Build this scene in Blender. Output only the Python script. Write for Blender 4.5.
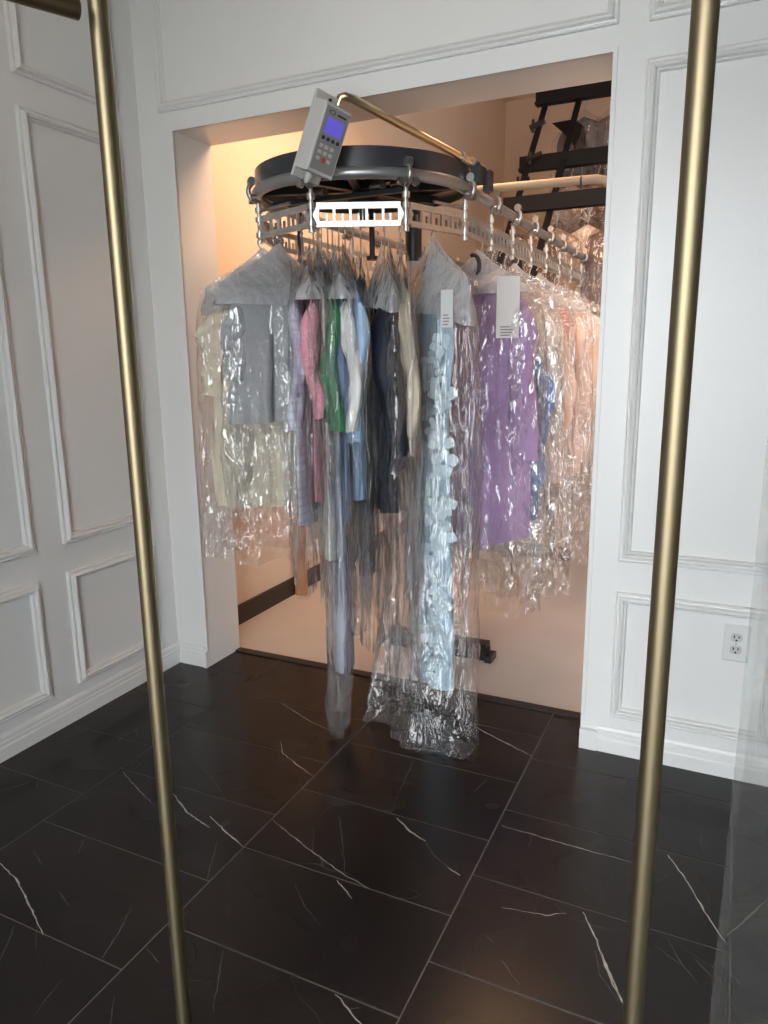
import bpy, bmesh, math, random
from mathutils import Vector, Matrix, noise
random.seed(4)
for o in list(bpy.data.objects): bpy.data.objects.remove(o)
sc = bpy.context.scene
COL = sc.collection
V3 = Vector

# ------------------------------------------------------------------ camera
CAM = V3((2.1434, -2.3498, 1.3280))
RT = V3((0.90346, 0.42849, -0.01260)); UP = V3((-0.07981, 0.19702, 0.97715)); FW = V3((-0.42118, 0.88181, -0.21219))
FPX = 727.82
cd = bpy.data.cameras.new('camera'); cam = bpy.data.objects.new('camera', cd); COL.objects.link(cam)
cd.sensor_fit = 'VERTICAL'; cd.sensor_height = 36.0; cd.lens = FPX / 1024 * 36.0
cd.clip_start = 0.02; cd.clip_end = 100
m = Matrix.Identity(4)
for i in range(3):
    m[i][0] = RT[i]; m[i][1] = UP[i]; m[i][2] = -FW[i]; m[i][3] = CAM[i]
cam.matrix_world = m
sc.camera = cam

# ------------------------------------------------------------------ world, lights, exposure
w = bpy.data.worlds.new('daylight'); sc.world = w; w.use_nodes = True
bg = w.node_tree.nodes['Background']
bg.inputs[0].default_value = (0.93, 0.97, 1.0, 1); bg.inputs[1].default_value = 9.5

def area(name, loc, rot, sx, sy, power, col):
    l = bpy.data.lights.new(name, 'AREA'); l.shape = 'RECTANGLE'; l.size = sx; l.size_y = sy
    l.energy = power; l.color = col
    o = bpy.data.objects.new(name, l); COL.objects.link(o); o.location = loc; o.rotation_euler = rot
    return o
WARM = (1.0, 0.60, 0.35)
area('storage_ceiling_lamp', (0.95, 0.85, 2.85), (0, 0, 0), 0.9, 0.9, 40, WARM)
area('shop_warm_fill', (0.9, -1.2, 2.98), (0, 0, 0), 1.2, 0.6, 2.6, (1.0, 0.76, 0.52))  # added fill that warms the left wall, no such lamp seen
sc.view_settings.view_transform = 'Standard'; sc.view_settings.look = 'None'
sc.view_settings.exposure = 0.25; sc.view_settings.gamma = 1.0
sc.view_settings.use_curve_mapping = False
sc.cycles.transparent_max_bounces = 48
sc.cycles.max_bounces = 10

# ------------------------------------------------------------------ pixel -> place helpers
def ray(px, py): return FW + RT * ((px - 384) / FPX) - UP * ((py - 512) / FPX)
def on(axis, val, px, py):
    d = ray(px, py); return CAM + d * ((val - CAM[axis]) / d[axis])
def proj(P):
    d = V3(P) - CAM; z = d.dot(FW)
    return 384 + FPX * d.dot(RT) / z, 512 - FPX * d.dot(UP) / z
def zat(x, y, py):
    lo, hi = -1.0, 4.0
    for _ in range(40):
        mid = (lo + hi) / 2
        if proj((x, y, mid))[1] > py: lo = mid
        else: hi = mid
    return (lo + hi) / 2

# ------------------------------------------------------------------ materials
MATS = {}
def nodes(name):
    mt = bpy.data.materials.new(name); mt.use_nodes = True
    return mt, mt.node_tree.nodes, mt.node_tree.links
def principled(name, col, rough=0.5, metal=0.0, spec=0.5, bump=None, var=None, emit=None, coat=0.0, sheen=0.0, ior=1.45):
    """bump=(scale(3), strength, distance), var=(scale, amount) colour variation"""
    if name in MATS: return MATS[name]
    mt, N, L = nodes(name); b = N['Principled BSDF']
    b.inputs['Base Color'].default_value = (*col, 1); b.inputs['Roughness'].default_value = rough
    b.inputs['Metallic'].default_value = metal; b.inputs['Specular IOR Level'].default_value = spec
    b.inputs['Coat Weight'].default_value = coat; b.inputs['Sheen Weight'].default_value = sheen
    tc = N.new('ShaderNodeTexCoord')
    if var:
        n = N.new('ShaderNodeTexNoise'); n.inputs['Scale'].default_value = var[0]; n.inputs['Detail'].default_value = 5
        L.new(tc.outputs['Object'], n.inputs['Vector'])
        r = N.new('ShaderNodeValToRGB')
        a = var[1]
        r.color_ramp.elements[0].position = 0.3; r.color_ramp.elements[1].position = 0.7
        r.color_ramp.elements[0].color = (*[max(0, c * (1 - a)) for c in col], 1)
        r.color_ramp.elements[1].color = (*[min(1, c * (1 + a)) for c in col], 1)
        L.new(n.outputs['Fac'], r.inputs['Fac']); L.new(r.outputs['Color'], b.inputs['Base Color'])
    if bump:
        n2 = N.new('ShaderNodeTexNoise'); n2.inputs['Scale'].default_value = 1.0; n2.inputs['Detail'].default_value = 4
        mp = N.new('ShaderNodeMapping'); mp.inputs['Scale'].default_value = bump[0]
        L.new(tc.outputs['Object'], mp.inputs['Vector']); L.new(mp.outputs['Vector'], n2.inputs['Vector'])
        bp = N.new('ShaderNodeBump'); bp.inputs['Strength'].default_value = bump[1]; bp.inputs['Distance'].default_value = bump[2]
        L.new(n2.outputs['Fac'], bp.inputs['Height']); L.new(bp.outputs['Normal'], b.inputs['Normal'])
    if emit:
        b.inputs['Emission Color'].default_value = (*emit[0], 1); b.inputs['Emission Strength'].default_value = emit[1]
    MATS[name] = mt
    return mt

def schlick(N, L, f0, bump=None):
    lw = N.new('ShaderNodeLayerWeight'); lw.inputs['Blend'].default_value = 0.5
    if bump: L.new(bump.outputs['Normal'], lw.inputs['Normal'])
    pw = N.new('ShaderNodeMath'); pw.operation = 'POWER'; pw.inputs[1].default_value = 5.0; L.new(lw.outputs['Facing'], pw.inputs[0])
    ma = N.new('ShaderNodeMath'); ma.operation = 'MULTIPLY_ADD'; ma.inputs[1].default_value = 1 - f0; ma.inputs[2].default_value = f0; ma.use_clamp = True
    L.new(pw.outputs[0], ma.inputs[0]); return ma
def film_mat(name, tint, haze, gloss, rough, bumps):
    mt, N, L = nodes(name); N.remove(N['Principled BSDF']); out = N['Material Output']
    tr = N.new('ShaderNodeBsdfTransparent'); tr.inputs['Color'].default_value = (0.985, 0.985, 0.985, 1)
    df = N.new('ShaderNodeBsdfDiffuse'); df.inputs['Color'].default_value = (*tint, 1)
    tl = N.new('ShaderNodeBsdfTranslucent'); tl.inputs['Color'].default_value = (*tint, 1)
    dm = N.new('ShaderNodeMixShader'); dm.inputs['Fac'].default_value = 0.4
    L.new(df.outputs[0], dm.inputs[1]); L.new(tl.outputs[0], dm.inputs[2])
    tc = N.new('ShaderNodeTexCoord')
    hgt = None
    for (sx, sy, sz, wt, kind) in bumps:
        mp = N.new('ShaderNodeMapping'); mp.inputs['Scale'].default_value = (sx, sy, sz); L.new(tc.outputs['Object'], mp.inputs['Vector'])
        if kind == 'n':
            n = N.new('ShaderNodeTexNoise'); n.inputs['Scale'].default_value = 1.0; n.inputs['Detail'].default_value = 3; n.inputs['Distortion'].default_value = 0.6
            o = n.outputs['Fac']
        else:
            n = N.new('ShaderNodeTexVoronoi'); n.inputs['Scale'].default_value = 1.0; n.feature = 'F1'
            o = n.outputs['Distance']
        L.new(mp.outputs['Vector'], n.inputs['Vector'])
        mu = N.new('ShaderNodeMath'); mu.operation = 'MULTIPLY'; mu.inputs[1].default_value = wt; L.new(o, mu.inputs[0])
        if hgt is None: hgt = mu.outputs[0]
        else:
            ad = N.new('ShaderNodeMath'); ad.operation = 'ADD'; L.new(hgt, ad.inputs[0]); L.new(mu.outputs[0], ad.inputs[1]); hgt = ad.outputs[0]
    bp = N.new('ShaderNodeBump'); bp.inputs['Strength'].default_value = 1.0; bp.inputs['Distance'].default_value = 0.030
    L.new(hgt, bp.inputs['Height'])
    gl = N.new('ShaderNodeBsdfGlossy'); gl.inputs['Roughness'].default_value = rough; L.new(bp.outputs['Normal'], gl.inputs['Normal'])
    lw = N.new('ShaderNodeLayerWeight'); lw.inputs['Blend'].default_value = 0.30; L.new(bp.outputs['Normal'], lw.inputs['Normal'])
    # milky amount grows where the film is seen edge-on (longer path through it)
    lf = N.new('ShaderNodeMath'); lf.operation = 'MULTIPLY_ADD'; lf.inputs[1].default_value = haze * 2.2; lf.inputs[2].default_value = haze
    L.new(lw.outputs['Facing'], lf.inputs[0])
    m1 = N.new('ShaderNodeMixShader'); L.new(lf.outputs[0], m1.inputs['Fac']); L.new(tr.outputs[0], m1.inputs[1]); L.new(dm.outputs[0], m1.inputs[2])
    fm = schlick(N, L, 0.045 * gloss, bp)
    m2 = N.new('ShaderNodeMixShader'); L.new(fm.outputs[0], m2.inputs['Fac']); L.new(m1.outputs[0], m2.inputs[1]); L.new(gl.outputs[0], m2.inputs[2])
    L.new(m2.outputs[0], out.inputs['Surface'])
    return mt

FILM = film_mat('clear_plastic_film', (0.86, 0.87, 0.88), 0.022, 2.6, 0.05, [(15, 15, 6, 1.0, 'n'), (34, 34, 17, 0.28, 'v')])
FILM_LONG = film_mat('clear_plastic_film_long', (0.86, 0.87, 0.88), 0.045, 1.7, 0.08, [(24, 24, 3, 1.0, 'n'), (38, 38, 12, 0.20, 'v')])
PAPERCOVER = film_mat('frosted_shoulder_cover', (0.66, 0.68, 0.71), 0.62, 2.2, 0.20, [(12, 12, 8, 1.0, 'n'), (30, 30, 20, 0.2, 'v')])

def glass_mat():
    mt, N, L = nodes('door_glass'); N.remove(N['Principled BSDF']); out = N['Material Output']
    tr = N.new('ShaderNodeBsdfTransparent'); tr.inputs['Color'].default_value = (0.97, 0.985, 0.98, 1)
    gl = N.new('ShaderNodeBsdfGlossy'); gl.inputs['Roughness'].default_value = 0.03
    df = N.new('ShaderNodeBsdfDiffuse'); df.inputs['Color'].default_value = (0.7, 0.7, 0.7, 1)
    m0 = N.new('ShaderNodeMixShader'); m0.inputs['Fac'].default_value = 0.05
    L.new(tr.outputs[0], m0.inputs[1]); L.new(df.outputs[0], m0.inputs[2])
    fr = schlick(N, L, 0.035)
    m1 = N.new('ShaderNodeMixShader'); L.new(fr.outputs[0], m1.inputs['Fac']); L.new(m0.outputs[0], m1.inputs[1]); L.new(gl.outputs[0], m1.inputs[2])
    L.new(m1.outputs[0], out.inputs['Surface'])
    return mt
GLASS = glass_mat()

PAINT = principled('white_panel_paint', (0.80, 0.80, 0.785), 0.30, spec=0.45, bump=((3, 3, 1.2), 0.05, 0.02))
CEIL = principled('ceiling_darkened', (0.26, 0.25, 0.235), 0.8)  # darkened so the unseen ceiling bounces less light
FRONTM = principled('dark_light_baffle', (0.07, 0.07, 0.075), 0.5)  # dark so the unseen front pieces return little light
SIDEWALL = principled('dark_bounce_limiter', (0.13, 0.115, 0.10), 0.6)  # kept dark to hold down bounce onto the left wall
STOREWALL = principled('storage_wall_paint', (0.76, 0.63, 0.52), 0.6, var=(1.3, 0.03))
CONCRETE = principled('storage_floor', (0.62, 0.56, 0.52), 0.42, spec=0.4, var=(2.5, 0.06))
DARKBASE = principled('dark_rubber_base', (0.035, 0.028, 0.024), 0.5)
GROUT = principled('grout', (0.12, 0.11, 0.10), 0.8)
VEIN = principled('marble_vein', (0.42, 0.40, 0.37), 0.35, var=(30, 0.35))
VEINFAINT = principled('marble_vein_faint', (0.10, 0.09, 0.085), 0.35, var=(30, 0.5))
BRASS = principled('antique_brass', (0.25, 0.205, 0.125), 0.46, metal=1.0, bump=((90, 90, 3), 0.06, 0.004))
BRASS_DARK = principled('dark_brass', (0.22, 0.17, 0.10), 0.4, metal=1.0)
PIPE = principled('gold_pipe', (0.62, 0.50, 0.32), 0.28, metal=1.0)
TAN = principled('tan_conduit', (0.30, 0.235, 0.165), 0.45, spec=0.4)
BLACK = principled('black_metal', (0.018, 0.020, 0.024), 0.42, spec=0.5)
BLACKGLOSS = principled('black_skirt', (0.030, 0.034, 0.042), 0.30, spec=0.6)
STEEL = principled('galvanised_steel', (0.40, 0.40, 0.41), 0.34, metal=1.0, var=(25, 0.2))
TRACK = principled('grey_track_tube', (0.33, 0.34, 0.35), 0.35, metal=0.7)
ZINC = principled('zinc_ladder', (0.60, 0.59, 0.57), 0.36, metal=0.85, var=(18, 0.08))
GREYMETAL = principled('grey_post', (0.42, 0.42, 0.40), 0.5, metal=0.4)
BOXPLASTIC = principled('grey_plastic', (0.52, 0.52, 0.51), 0.5, bump=((300, 300, 300), 0.05, 0.001))
FACEPL = principled('keypad_face', (0.24, 0.25, 0.26), 0.45)
SCREEN = principled('blue_screen', (0.08, 0.07, 0.45), 0.3, emit=((0.16, 0.13, 0.85), 0.35))
RED = principled('red_button', (0.5, 0.05, 0.05), 0.4)
LTGREY = principled('light_button', (0.50, 0.50, 0.49), 0.5)
PLATE = principled('outlet_plastic', (0.72, 0.73, 0.72), 0.4)
SLOTM = principled('outlet_slot', (0.02, 0.02, 0.02), 0.6)
WIRE = principled('hanger_wire', (0.5, 0.5, 0.5), 0.35, metal=0.9)
PAPER = principled('paper_tag', (0.62, 0.63, 0.64), 0.7)
INK = principled('tag_ink', (0.22, 0.22, 0.24), 0.7)
WOOD = principled('orange_wood', (0.42, 0.20, 0.09), 0.5, var=(14, 0.25))
DARKRUBBER = principled('threshold_strip', (0.03, 0.022, 0.02), 0.5)

def tile_mat():
    mt, N, L = nodes('black_marble_tile'); b = N['Principled BSDF']
    tc = N.new('ShaderNodeTexCoord'); ge = N.new('ShaderNodeNewGeometry')
    n = N.new('ShaderNodeTexNoise'); n.inputs['Scale'].default_value = 2.2; n.inputs['Detail'].default_value = 6
    L.new(ge.outputs['Position'], n.inputs['Vector'])
    r = N.new('ShaderNodeValToRGB'); r.color_ramp.elements[0].position = 0.35; r.color_ramp.elements[1].position = 0.7
    r.color_ramp.elements[0].color = (0.0080, 0.0068, 0.0065, 1); r.color_ramp.elements[1].color = (0.019, 0.0125, 0.0112, 1)
    L.new(n.outputs['Fac'], r.inputs['Fac'])
    # hairline cracks, sparse
    d = N.new('ShaderNodeTexNoise'); d.inputs['Scale'].default_value = 3.0; L.new(ge.outputs['Position'], d.inputs['Vector'])
    mx = N.new('ShaderNodeVectorMath'); mx.operation = 'SCALE'; mx.inputs['Scale'].default_value = 0.35; L.new(d.outputs['Color'], mx.inputs[0])
    ad = N.new('ShaderNodeVectorMath'); ad.operation = 'ADD'; L.new(ge.outputs['Position'], ad.inputs[0]); L.new(mx.outputs[0], ad.inputs[1])
    v = N.new('ShaderNodeTexVoronoi'); v.feature = 'DISTANCE_TO_EDGE'; v.inputs['Scale'].default_value = 2.6; L.new(ad.outputs[0], v.inputs['Vector'])
    lt = N.new('ShaderNodeMath'); lt.operation = 'LESS_THAN'; lt.inputs[1].default_value = 0.0035; L.new(v.outputs['Distance'], lt.inputs[0])
    mn = N.new('ShaderNodeTexNoise'); mn.inputs['Scale'].default_value = 4.5; mn.inputs['Detail'].default_value = 3; L.new(ge.outputs['Position'], mn.inputs['Vector'])
    ms = N.new('ShaderNodeMapRange'); ms.inputs[1].default_value = 0.50; ms.inputs[2].default_value = 0.68; L.new(mn.outputs['Fac'], ms.inputs[0])
    mu = N.new('ShaderNodeMath'); mu.operation = 'MULTIPLY'; L.new(lt.outputs[0], mu.inputs[0]); L.new(ms.outputs[0], mu.inputs[1])
    mc = N.new('ShaderNodeMix'); mc.data_type = 'RGBA'; mc.inputs['B'].default_value = (0.055, 0.05, 0.047, 1)
    L.new(mu.outputs[0], mc.inputs['Factor']); L.new(r.outputs['Color'], mc.inputs['A'])
    L.new(mc.outputs['Result'], b.inputs['Base Color'])
    b.inputs['Roughness'].default_value = 0.24; b.inputs['Specular IOR Level'].default_value = 0.30
    n3 = N.new('ShaderNodeTexNoise'); n3.inputs['Scale'].default_value = 3; L.new(ge.outputs['Position'], n3.inputs['Vector'])
    rr = N.new('ShaderNodeMapRange'); rr.inputs[3].default_value = 0.18; rr.inputs[4].default_value = 0.34; L.new(n3.outputs['Fac'], rr.inputs[0]); L.new(rr.outputs[0], b.inputs['Roughness'])
    return mt
TILE = tile_mat()

def cloth(name, col, kind=None, col2=None, rough=0.85, weave=420, spec=0.25):
    mt, N, L = nodes(name); b = N['Principled BSDF']
    b.inputs['Roughness'].default_value = rough; b.inputs['Specular IOR Level'].default_value = spec; b.inputs['Sheen Weight'].default_value = 0.15 if max(col) > 0.1 else 0.0
    tc = N.new('ShaderNodeTexCoord')
    n = N.new('ShaderNodeTexNoise'); n.inputs['Scale'].default_value = 7; n.inputs['Detail'].default_value = 4; L.new(tc.outputs['Object'], n.inputs['Vector'])
    r = N.new('ShaderNodeValToRGB'); r.color_ramp.elements[0].position = 0.3; r.color_ramp.elements[1].position = 0.7
    r.color_ramp.elements[0].color = (*[c * 0.88 for c in col], 1); r.color_ramp.elements[1].color = (*[min(1, c * 1.08) for c in col], 1)
    L.new(n.outputs['Fac'], r.inputs['Fac']); colour = r.outputs['Color']
    if kind:
        if kind == 'dots':
            t = N.new('ShaderNodeTexVoronoi'); t.inputs['Scale'].default_value = 190; L.new(tc.outputs['Object'], t.inputs['Vector'])
            f = N.new('ShaderNodeMath'); f.operation = 'LESS_THAN'; f.inputs[1].default_value = 0.38; L.new(t.outputs['Distance'], f.inputs[0]); fac = f.outputs[0]
        elif kind == 'check':
            fs = []
            for dirn, s in (('Z', 34), ('X', 34)):
                t = N.new('ShaderNodeTexWave'); t.bands_direction = dirn; t.inputs['Scale'].default_value = s / 6.28 * 2; L.new(tc.outputs['Object'], t.inputs['Vector'])
                f = N.new('ShaderNodeMath'); f.operation = 'GREATER_THAN'; f.inputs[1].default_value = 0.82; L.new(t.outputs['Fac'], f.inputs[0]); fs.append(f)
            a = N.new('ShaderNodeMath'); a.operation = 'MAXIMUM'; L.new(fs[0].outputs[0], a.inputs[0]); L.new(fs[1].outputs[0], a.inputs[1]); fac = a.outputs[0]
        elif kind == 'heather':
            t = N.new('ShaderNodeTexNoise'); t.inputs['Scale'].default_value = 160; t.inputs['Detail'].default_value = 2; L.new(tc.outputs['Object'], t.inputs['Vector'])
            fac = t.outputs['Fac']
        mc = N.new('ShaderNodeMix'); mc.data_type = 'RGBA'; mc.inputs['B'].default_value = (*col2, 1); L.new(fac, mc.inputs['Factor']); L.new(colour, mc.inputs['A']); colour = mc.outputs['Result']
    L.new(colour, b.inputs['Base Color'])
    t = N.new('ShaderNodeTexNoise'); t.inputs['Scale'].default_value = weave; L.new(tc.outputs['Object'], t.inputs['Vector'])
    bp = N.new('ShaderNodeBump'); bp.inputs['Strength'].default_value = 0.25; bp.inputs['Distance'].default_value = 0.002; L.new(t.outputs['Fac'], bp.inputs['Height']); L.new(bp.outputs['Normal'], b.inputs['Normal'])
    return mt

# ------------------------------------------------------------------ mesh helpers
class MB:
    def __init__(s): s.v = []; s.f = []
    def box(s, a, b):
        i = len(s.v); (x0, y0, z0), (x1, y1, z1) = a, b
        s.v += [V3(p) for p in ((x0,y0,z0),(x1,y0,z0),(x1,y1,z0),(x0,y1,z0),(x0,y0,z1),(x1,y0,z1),(x1,y1,z1),(x0,y1,z1))]
        s.f += [tuple(i + k for k in q) for q in ((0,3,2,1),(4,5,6,7),(0,1,5,4),(1,2,6,5),(2,3,7,6),(3,0,4,7))]
        return s
    def tube(s, pts, r, n=12, cap=True):
        pts = [V3(p) for p in pts]; i0 = len(s.v)
        rs = r if isinstance(r, (list, tuple)) else [r] * len(pts)
        prev = None
        for k, p in enumerate(pts):
            t = (pts[min(k + 1, len(pts) - 1)] - pts[max(k - 1, 0)]).normalized()
            if prev is None:
                a = t.orthogonal().normalized()
            else:
                a = prev - t * prev.dot(t); a = a.normalized() if a.length > 1e-6 else t.orthogonal().normalized()
            prev = a; b = t.cross(a)
            for j in range(n):
                an = 2 * math.pi * j / n; s.v.append(p + (a * math.cos(an) + b * math.sin(an)) * rs[k])
        for k in range(len(pts) - 1):
            for j in range(n):
                a = i0 + k * n + j; b = i0 + k * n + (j + 1) % n
                s.f.append((a, b, b + n, a + n))
        if cap:
            s.f.append(tuple(i0 + j for j in reversed(range(n)))); e = i0 + (len(pts) - 1) * n; s.f.append(tuple(e + j for j in range(n)))
        return s
    def cyl(s, a, b, r, n=16): return s.tube([a, b], r, n)
    def lathe(s, c, prof, n=48, axis='z'):
        i0 = len(s.v); c = V3(c)
        for (r, z) in prof:
            for j in range(n):
                a = 2 * math.pi * j / n; s.v.append(c + V3((r * math.cos(a), r * math.sin(a), z)))
        for k in range(len(prof) - 1):
            for j in range(n):
                a = i0 + k * n + j; b = i0 + k * n + (j + 1) % n; s.f.append((a, b, b + n, a + n))
        return s
    def prism(s, poly, off):
        """poly: 3D points, extruded by off"""
        i = len(s.v); n = len(poly); off = V3(off)
        s.v += [V3(p) for p in poly] + [V3(p) + off for p in poly]
        s.f.append(tuple(i + k for k in reversed(range(n)))); s.f.append(tuple(i + n + k for k in range(n)))
        for k in range(n): s.f.append((i + k, i + (k + 1) % n, i + n + (k + 1) % n, i + n + k))
        return s
    def obj(s, name, mat, parent=None, smooth=False, base=None, recalc=True):
        o = V3(base) if base is not None else None
        me = bpy.data.meshes.new(name)
        me.from_pydata([tuple(p - o) if o else tuple(p) for p in s.v], [], s.f)
        if recalc:
            bm = bmesh.new(); bm.from_mesh(me); bmesh.ops.recalc_face_normals(bm, faces=bm.faces); bm.to_mesh(me); bm.free()
        me.materials.append(mat)
        if smooth:
            for p in me.polygons: p.use_smooth = True
            me.set_sharp_from_angle(angle=math.radians(smooth if smooth is not True else 40))
        me.update()
        ob = bpy.data.objects.new(name, me); COL.objects.link(ob)
        if parent is not None: ob.parent = parent
        return ob

def link_mesh(name, me, parent, loc=(0, 0, 0), rotz=0):
    ob = bpy.data.objects.new(name, me); COL.objects.link(ob); ob.parent = parent; ob.location = loc; ob.rotation_euler = (0, 0, rotz); return ob
def tag(o, label, cat, group=None):
    o['label'] = label; o['category'] = cat
    if group: o['group'] = group
    return o
def structure(o, label=None):
    o['kind'] = 'structure'
    if label: o['label'] = label
    return o
def empty(name, loc=(0, 0, 0), rotz=0):
    o = bpy.data.objects.new(name, None); COL.objects.link(o); o.location = loc; o.rotation_euler = (0, 0, rotz); o.empty_display_size = 0.1; return o

# ------------------------------------------------------------------ the shell
XL, XR, ZT, TH = 0.166, 1.759, 2.153, 0.22
RIGHT, FRONT, CEILZ = 2.85, -2.55, 3.0
SX = -0.03           # storage room left wall
SFAR, SRIGHT, SCEIL = 5.0, 3.4, 3.65

mb = MB()
mb.box((-0.16, 0, 0), (XL, TH, SCEIL)); mb.box((XR, 0, 0), (RIGHT, TH, SCEIL)); mb.box((XL, 0, ZT), (XR, TH, SCEIL))
wall_back = structure(mb.obj('wall_back', PAINT), 'white panelled wall with the wide cased opening')
wall_left = structure(MB().box((-0.16, FRONT, 0), (0, 0, CEILZ)).obj('wall_left', PAINT), 'white panelled wall left of the opening')
structure(MB().box((RIGHT, FRONT, 0), (RIGHT + 0.1, TH, CEILZ)).obj('wall_right_baffle', SIDEWALL), 'unseen right wall, added and kept dark to limit bounced light')  # invented wall, placed and darkened to restrict side light
structure(MB().box((-0.16, FRONT, CEILZ), (RIGHT + 0.1, 0, CEILZ + 0.1)).obj('ceiling', CEIL), 'unseen shop ceiling, darkened to cut bounced light')
structure(MB().box((SX - 0.12, TH, 0), (SX, SFAR, SCEIL)).obj('wall_storage_left', STOREWALL), 'peach lit wall inside the storage room')
structure(MB().box((SX - 0.12, SFAR, 0), (SRIGHT + 0.1, SFAR + 0.1, SCEIL)).obj('wall_storage_far', STOREWALL), 'dim far wall of the storage room')
structure(MB().box((SRIGHT, TH, 0), (SRIGHT + 0.1, SFAR, SCEIL)).obj('wall_storage_right', STOREWALL), 'right wall of the storage room')
structure(MB().box((SX - 0.12, TH, SCEIL), (SRIGHT + 0.1, SFAR + 0.1, SCEIL + 0.1)).obj('ceiling_storage', STOREWALL), 'storage room ceiling')
structure(MB().box((SX - 0.12, 0.215, -0.08), (SRIGHT + 0.1, SFAR + 0.1, 0.0)).obj('floor_storage', CONCRETE), 'beige sealed floor of the storage room')
structure(MB().box((XL, 0.185, -0.02), (XR, 0.222, 0.006)).obj('trim_threshold', DARKRUBBER), 'dark threshold strip across the opening')
structure(MB().box((SX, TH, 0), (SX + 0.012, SFAR, 0.10)).obj('baseboard_storage', DARKBASE), 'dark rubber baseboard in the storage room')

mb = MB(); mb.box((-0.16, FRONT - .12, 0), (1.0, FRONT, CEILZ)); mb.box((1.0, FRONT - .12, 2.55), (RIGHT + .1, FRONT, CEILZ)); mb.box((RIGHT - .12, FRONT - .12, 0), (RIGHT + .1, FRONT, 2.55))  # unseen pier and header added to shade the left side
mb.box((0.9, -3.9, 0), (1.0, FRONT - .12, 2.65)); mb.box((RIGHT - .12, -3.9, 0), (RIGHT - .02, FRONT - .12, 2.65)); mb.box((1.0, -3.9, 2.55), (RIGHT - .12, FRONT - .12, 2.65))  # recess invented to channel daylight straight at the back wall
structure(mb.obj('wall_front_baffle', FRONTM), 'unseen front wall and recess, added to steer the daylight')
structure(MB().box((-6, -12, -.10), (9, FRONT, -.02)).obj('ground_light_stop', principled('pavement', (0.30, 0.30, 0.29), .8)), 'pavement added unseen to block light from below')  # unseen plane added to keep sky light from below off the ceiling
# picture-frame mouldings
PROFILE = [(0, 0), (0, 0.012), (0.004, 0.015), (0.008, 0.010), (0.011, 0.011), (0.015, 0.022), (0.021, 0.026), (0.026, 0.022), (0.028, 0.010), (0.031, 0.014), (0.0345, 0.012), (0.037, 0.0)]
def frame_mesh(a0, b0, a1, b1, place, prof=PROFILE, sides=4):
    """profile swept round the rectangle (a0,b0)-(a1,b1); place(a,b,h) -> world point, h = how far it stands proud"""
    mb = MB(); n = len(prof)
    rings = []
    for (ca, cb, sa, sb) in ((a0, b0, 1, 1), (a1, b0, -1, 1), (a1, b1, -1, -1), (a0, b1, 1, -1)):
        i = len(mb.v); rings.append(i)
        for (d, h) in prof: mb.v.append(V3(place(ca + sa * d, cb + sb * d, h)))
    for k in range(4):
        r0, r1 = rings[k], rings[(k + 1) % 4]
        for j in range(n - 1): mb.f.append((r0 + j, r0 + j + 1, r1 + j + 1, r1 + j))
    return mb
pb = lambda a, b, h: (a, -h, b)
pl = lambda a, b, h: (h, a, b)
ROWS = ((0.132, 0.568), (0.672, 2.118), (2.213, 2.90))
for (x0, x1) in ((1.852, 2.330), (2.43, 2.80)):
    for (z0, z1) in ROWS: frame_mesh(x0, z0, x1, z1, pb).obj('panel_moulding', PAINT, wall_back)
frame_mesh(0.106, 2.222, 1.770, 2.90, pb).obj('panel_moulding', PAINT, wall_back)
for (y0, y1) in ((-0.555, -0.115), (-1.115, -0.677), (-1.675, -1.237), (-2.235, -1.797)):
    for (z0, z1) in ROWS: frame_mesh(y0, z0, y1, z1, pl).obj('panel_moulding', PAINT, wall_left)
# thin bead round the opening
BEAD = 0.013
mb = MB()
mb.box((XL - BEAD, -0.006, 0.07), (XL, 0.004, ZT + BEAD)); mb.box((XR, -0.006, 0.07), (XR + BEAD, 0.004, ZT + BEAD)); mb.box((XL, -0.006, ZT), (XR, 0.004, ZT + BEAD))
structure(mb.obj('trim_opening', PAINT), 'thin white bead round the opening')

# baseboards, stepped profile (distance from wall, height)
BP = [(0, 0), (0.016, 0), (0.016, 0.045), (0.013, 0.050), (0.013, 0.062), (0.010, 0.066), (0.010, 0.078), (0.006, 0.086), (0, 0.090)]
def baseboard(name, place, t0, t1, label):
    mb = MB(); mb.prism([place(t0, d, h) for d, h in BP], V3(place(t1, 0, 0)) - V3(place(t0, 0, 0)))
    structure(mb.obj(name, PAINT), label)
bb = lambda t, d, h: (t, -d, h)
bl = lambda t, d, h: (d, t, h)
baseboard('baseboard_right', bb, XR + 0.055, RIGHT, 'white stepped baseboard right of the opening')
baseboard('baseboard_left', bl, FRONT, -0.0, 'white stepped baseboard along the left wall')
structure(MB().box((XR, -0.020, 0), (XR + 0.055, 0.0, 0.070)).obj('baseboard_plinth_right', PAINT), 'plain white plinth block at right jamb')
mb = MB(); mb.prism([bb(0.016, d, h) for d, h in BP], (XL - 0.022 - 0.016 + 0.006, 0, 0)); mb.box((XL - 0.016, -0.020, 0), (XL, 0, 0.075))
structure(mb.obj('baseboard_jamb', PAINT), 'short white baseboard between corner and left jamb')

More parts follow.
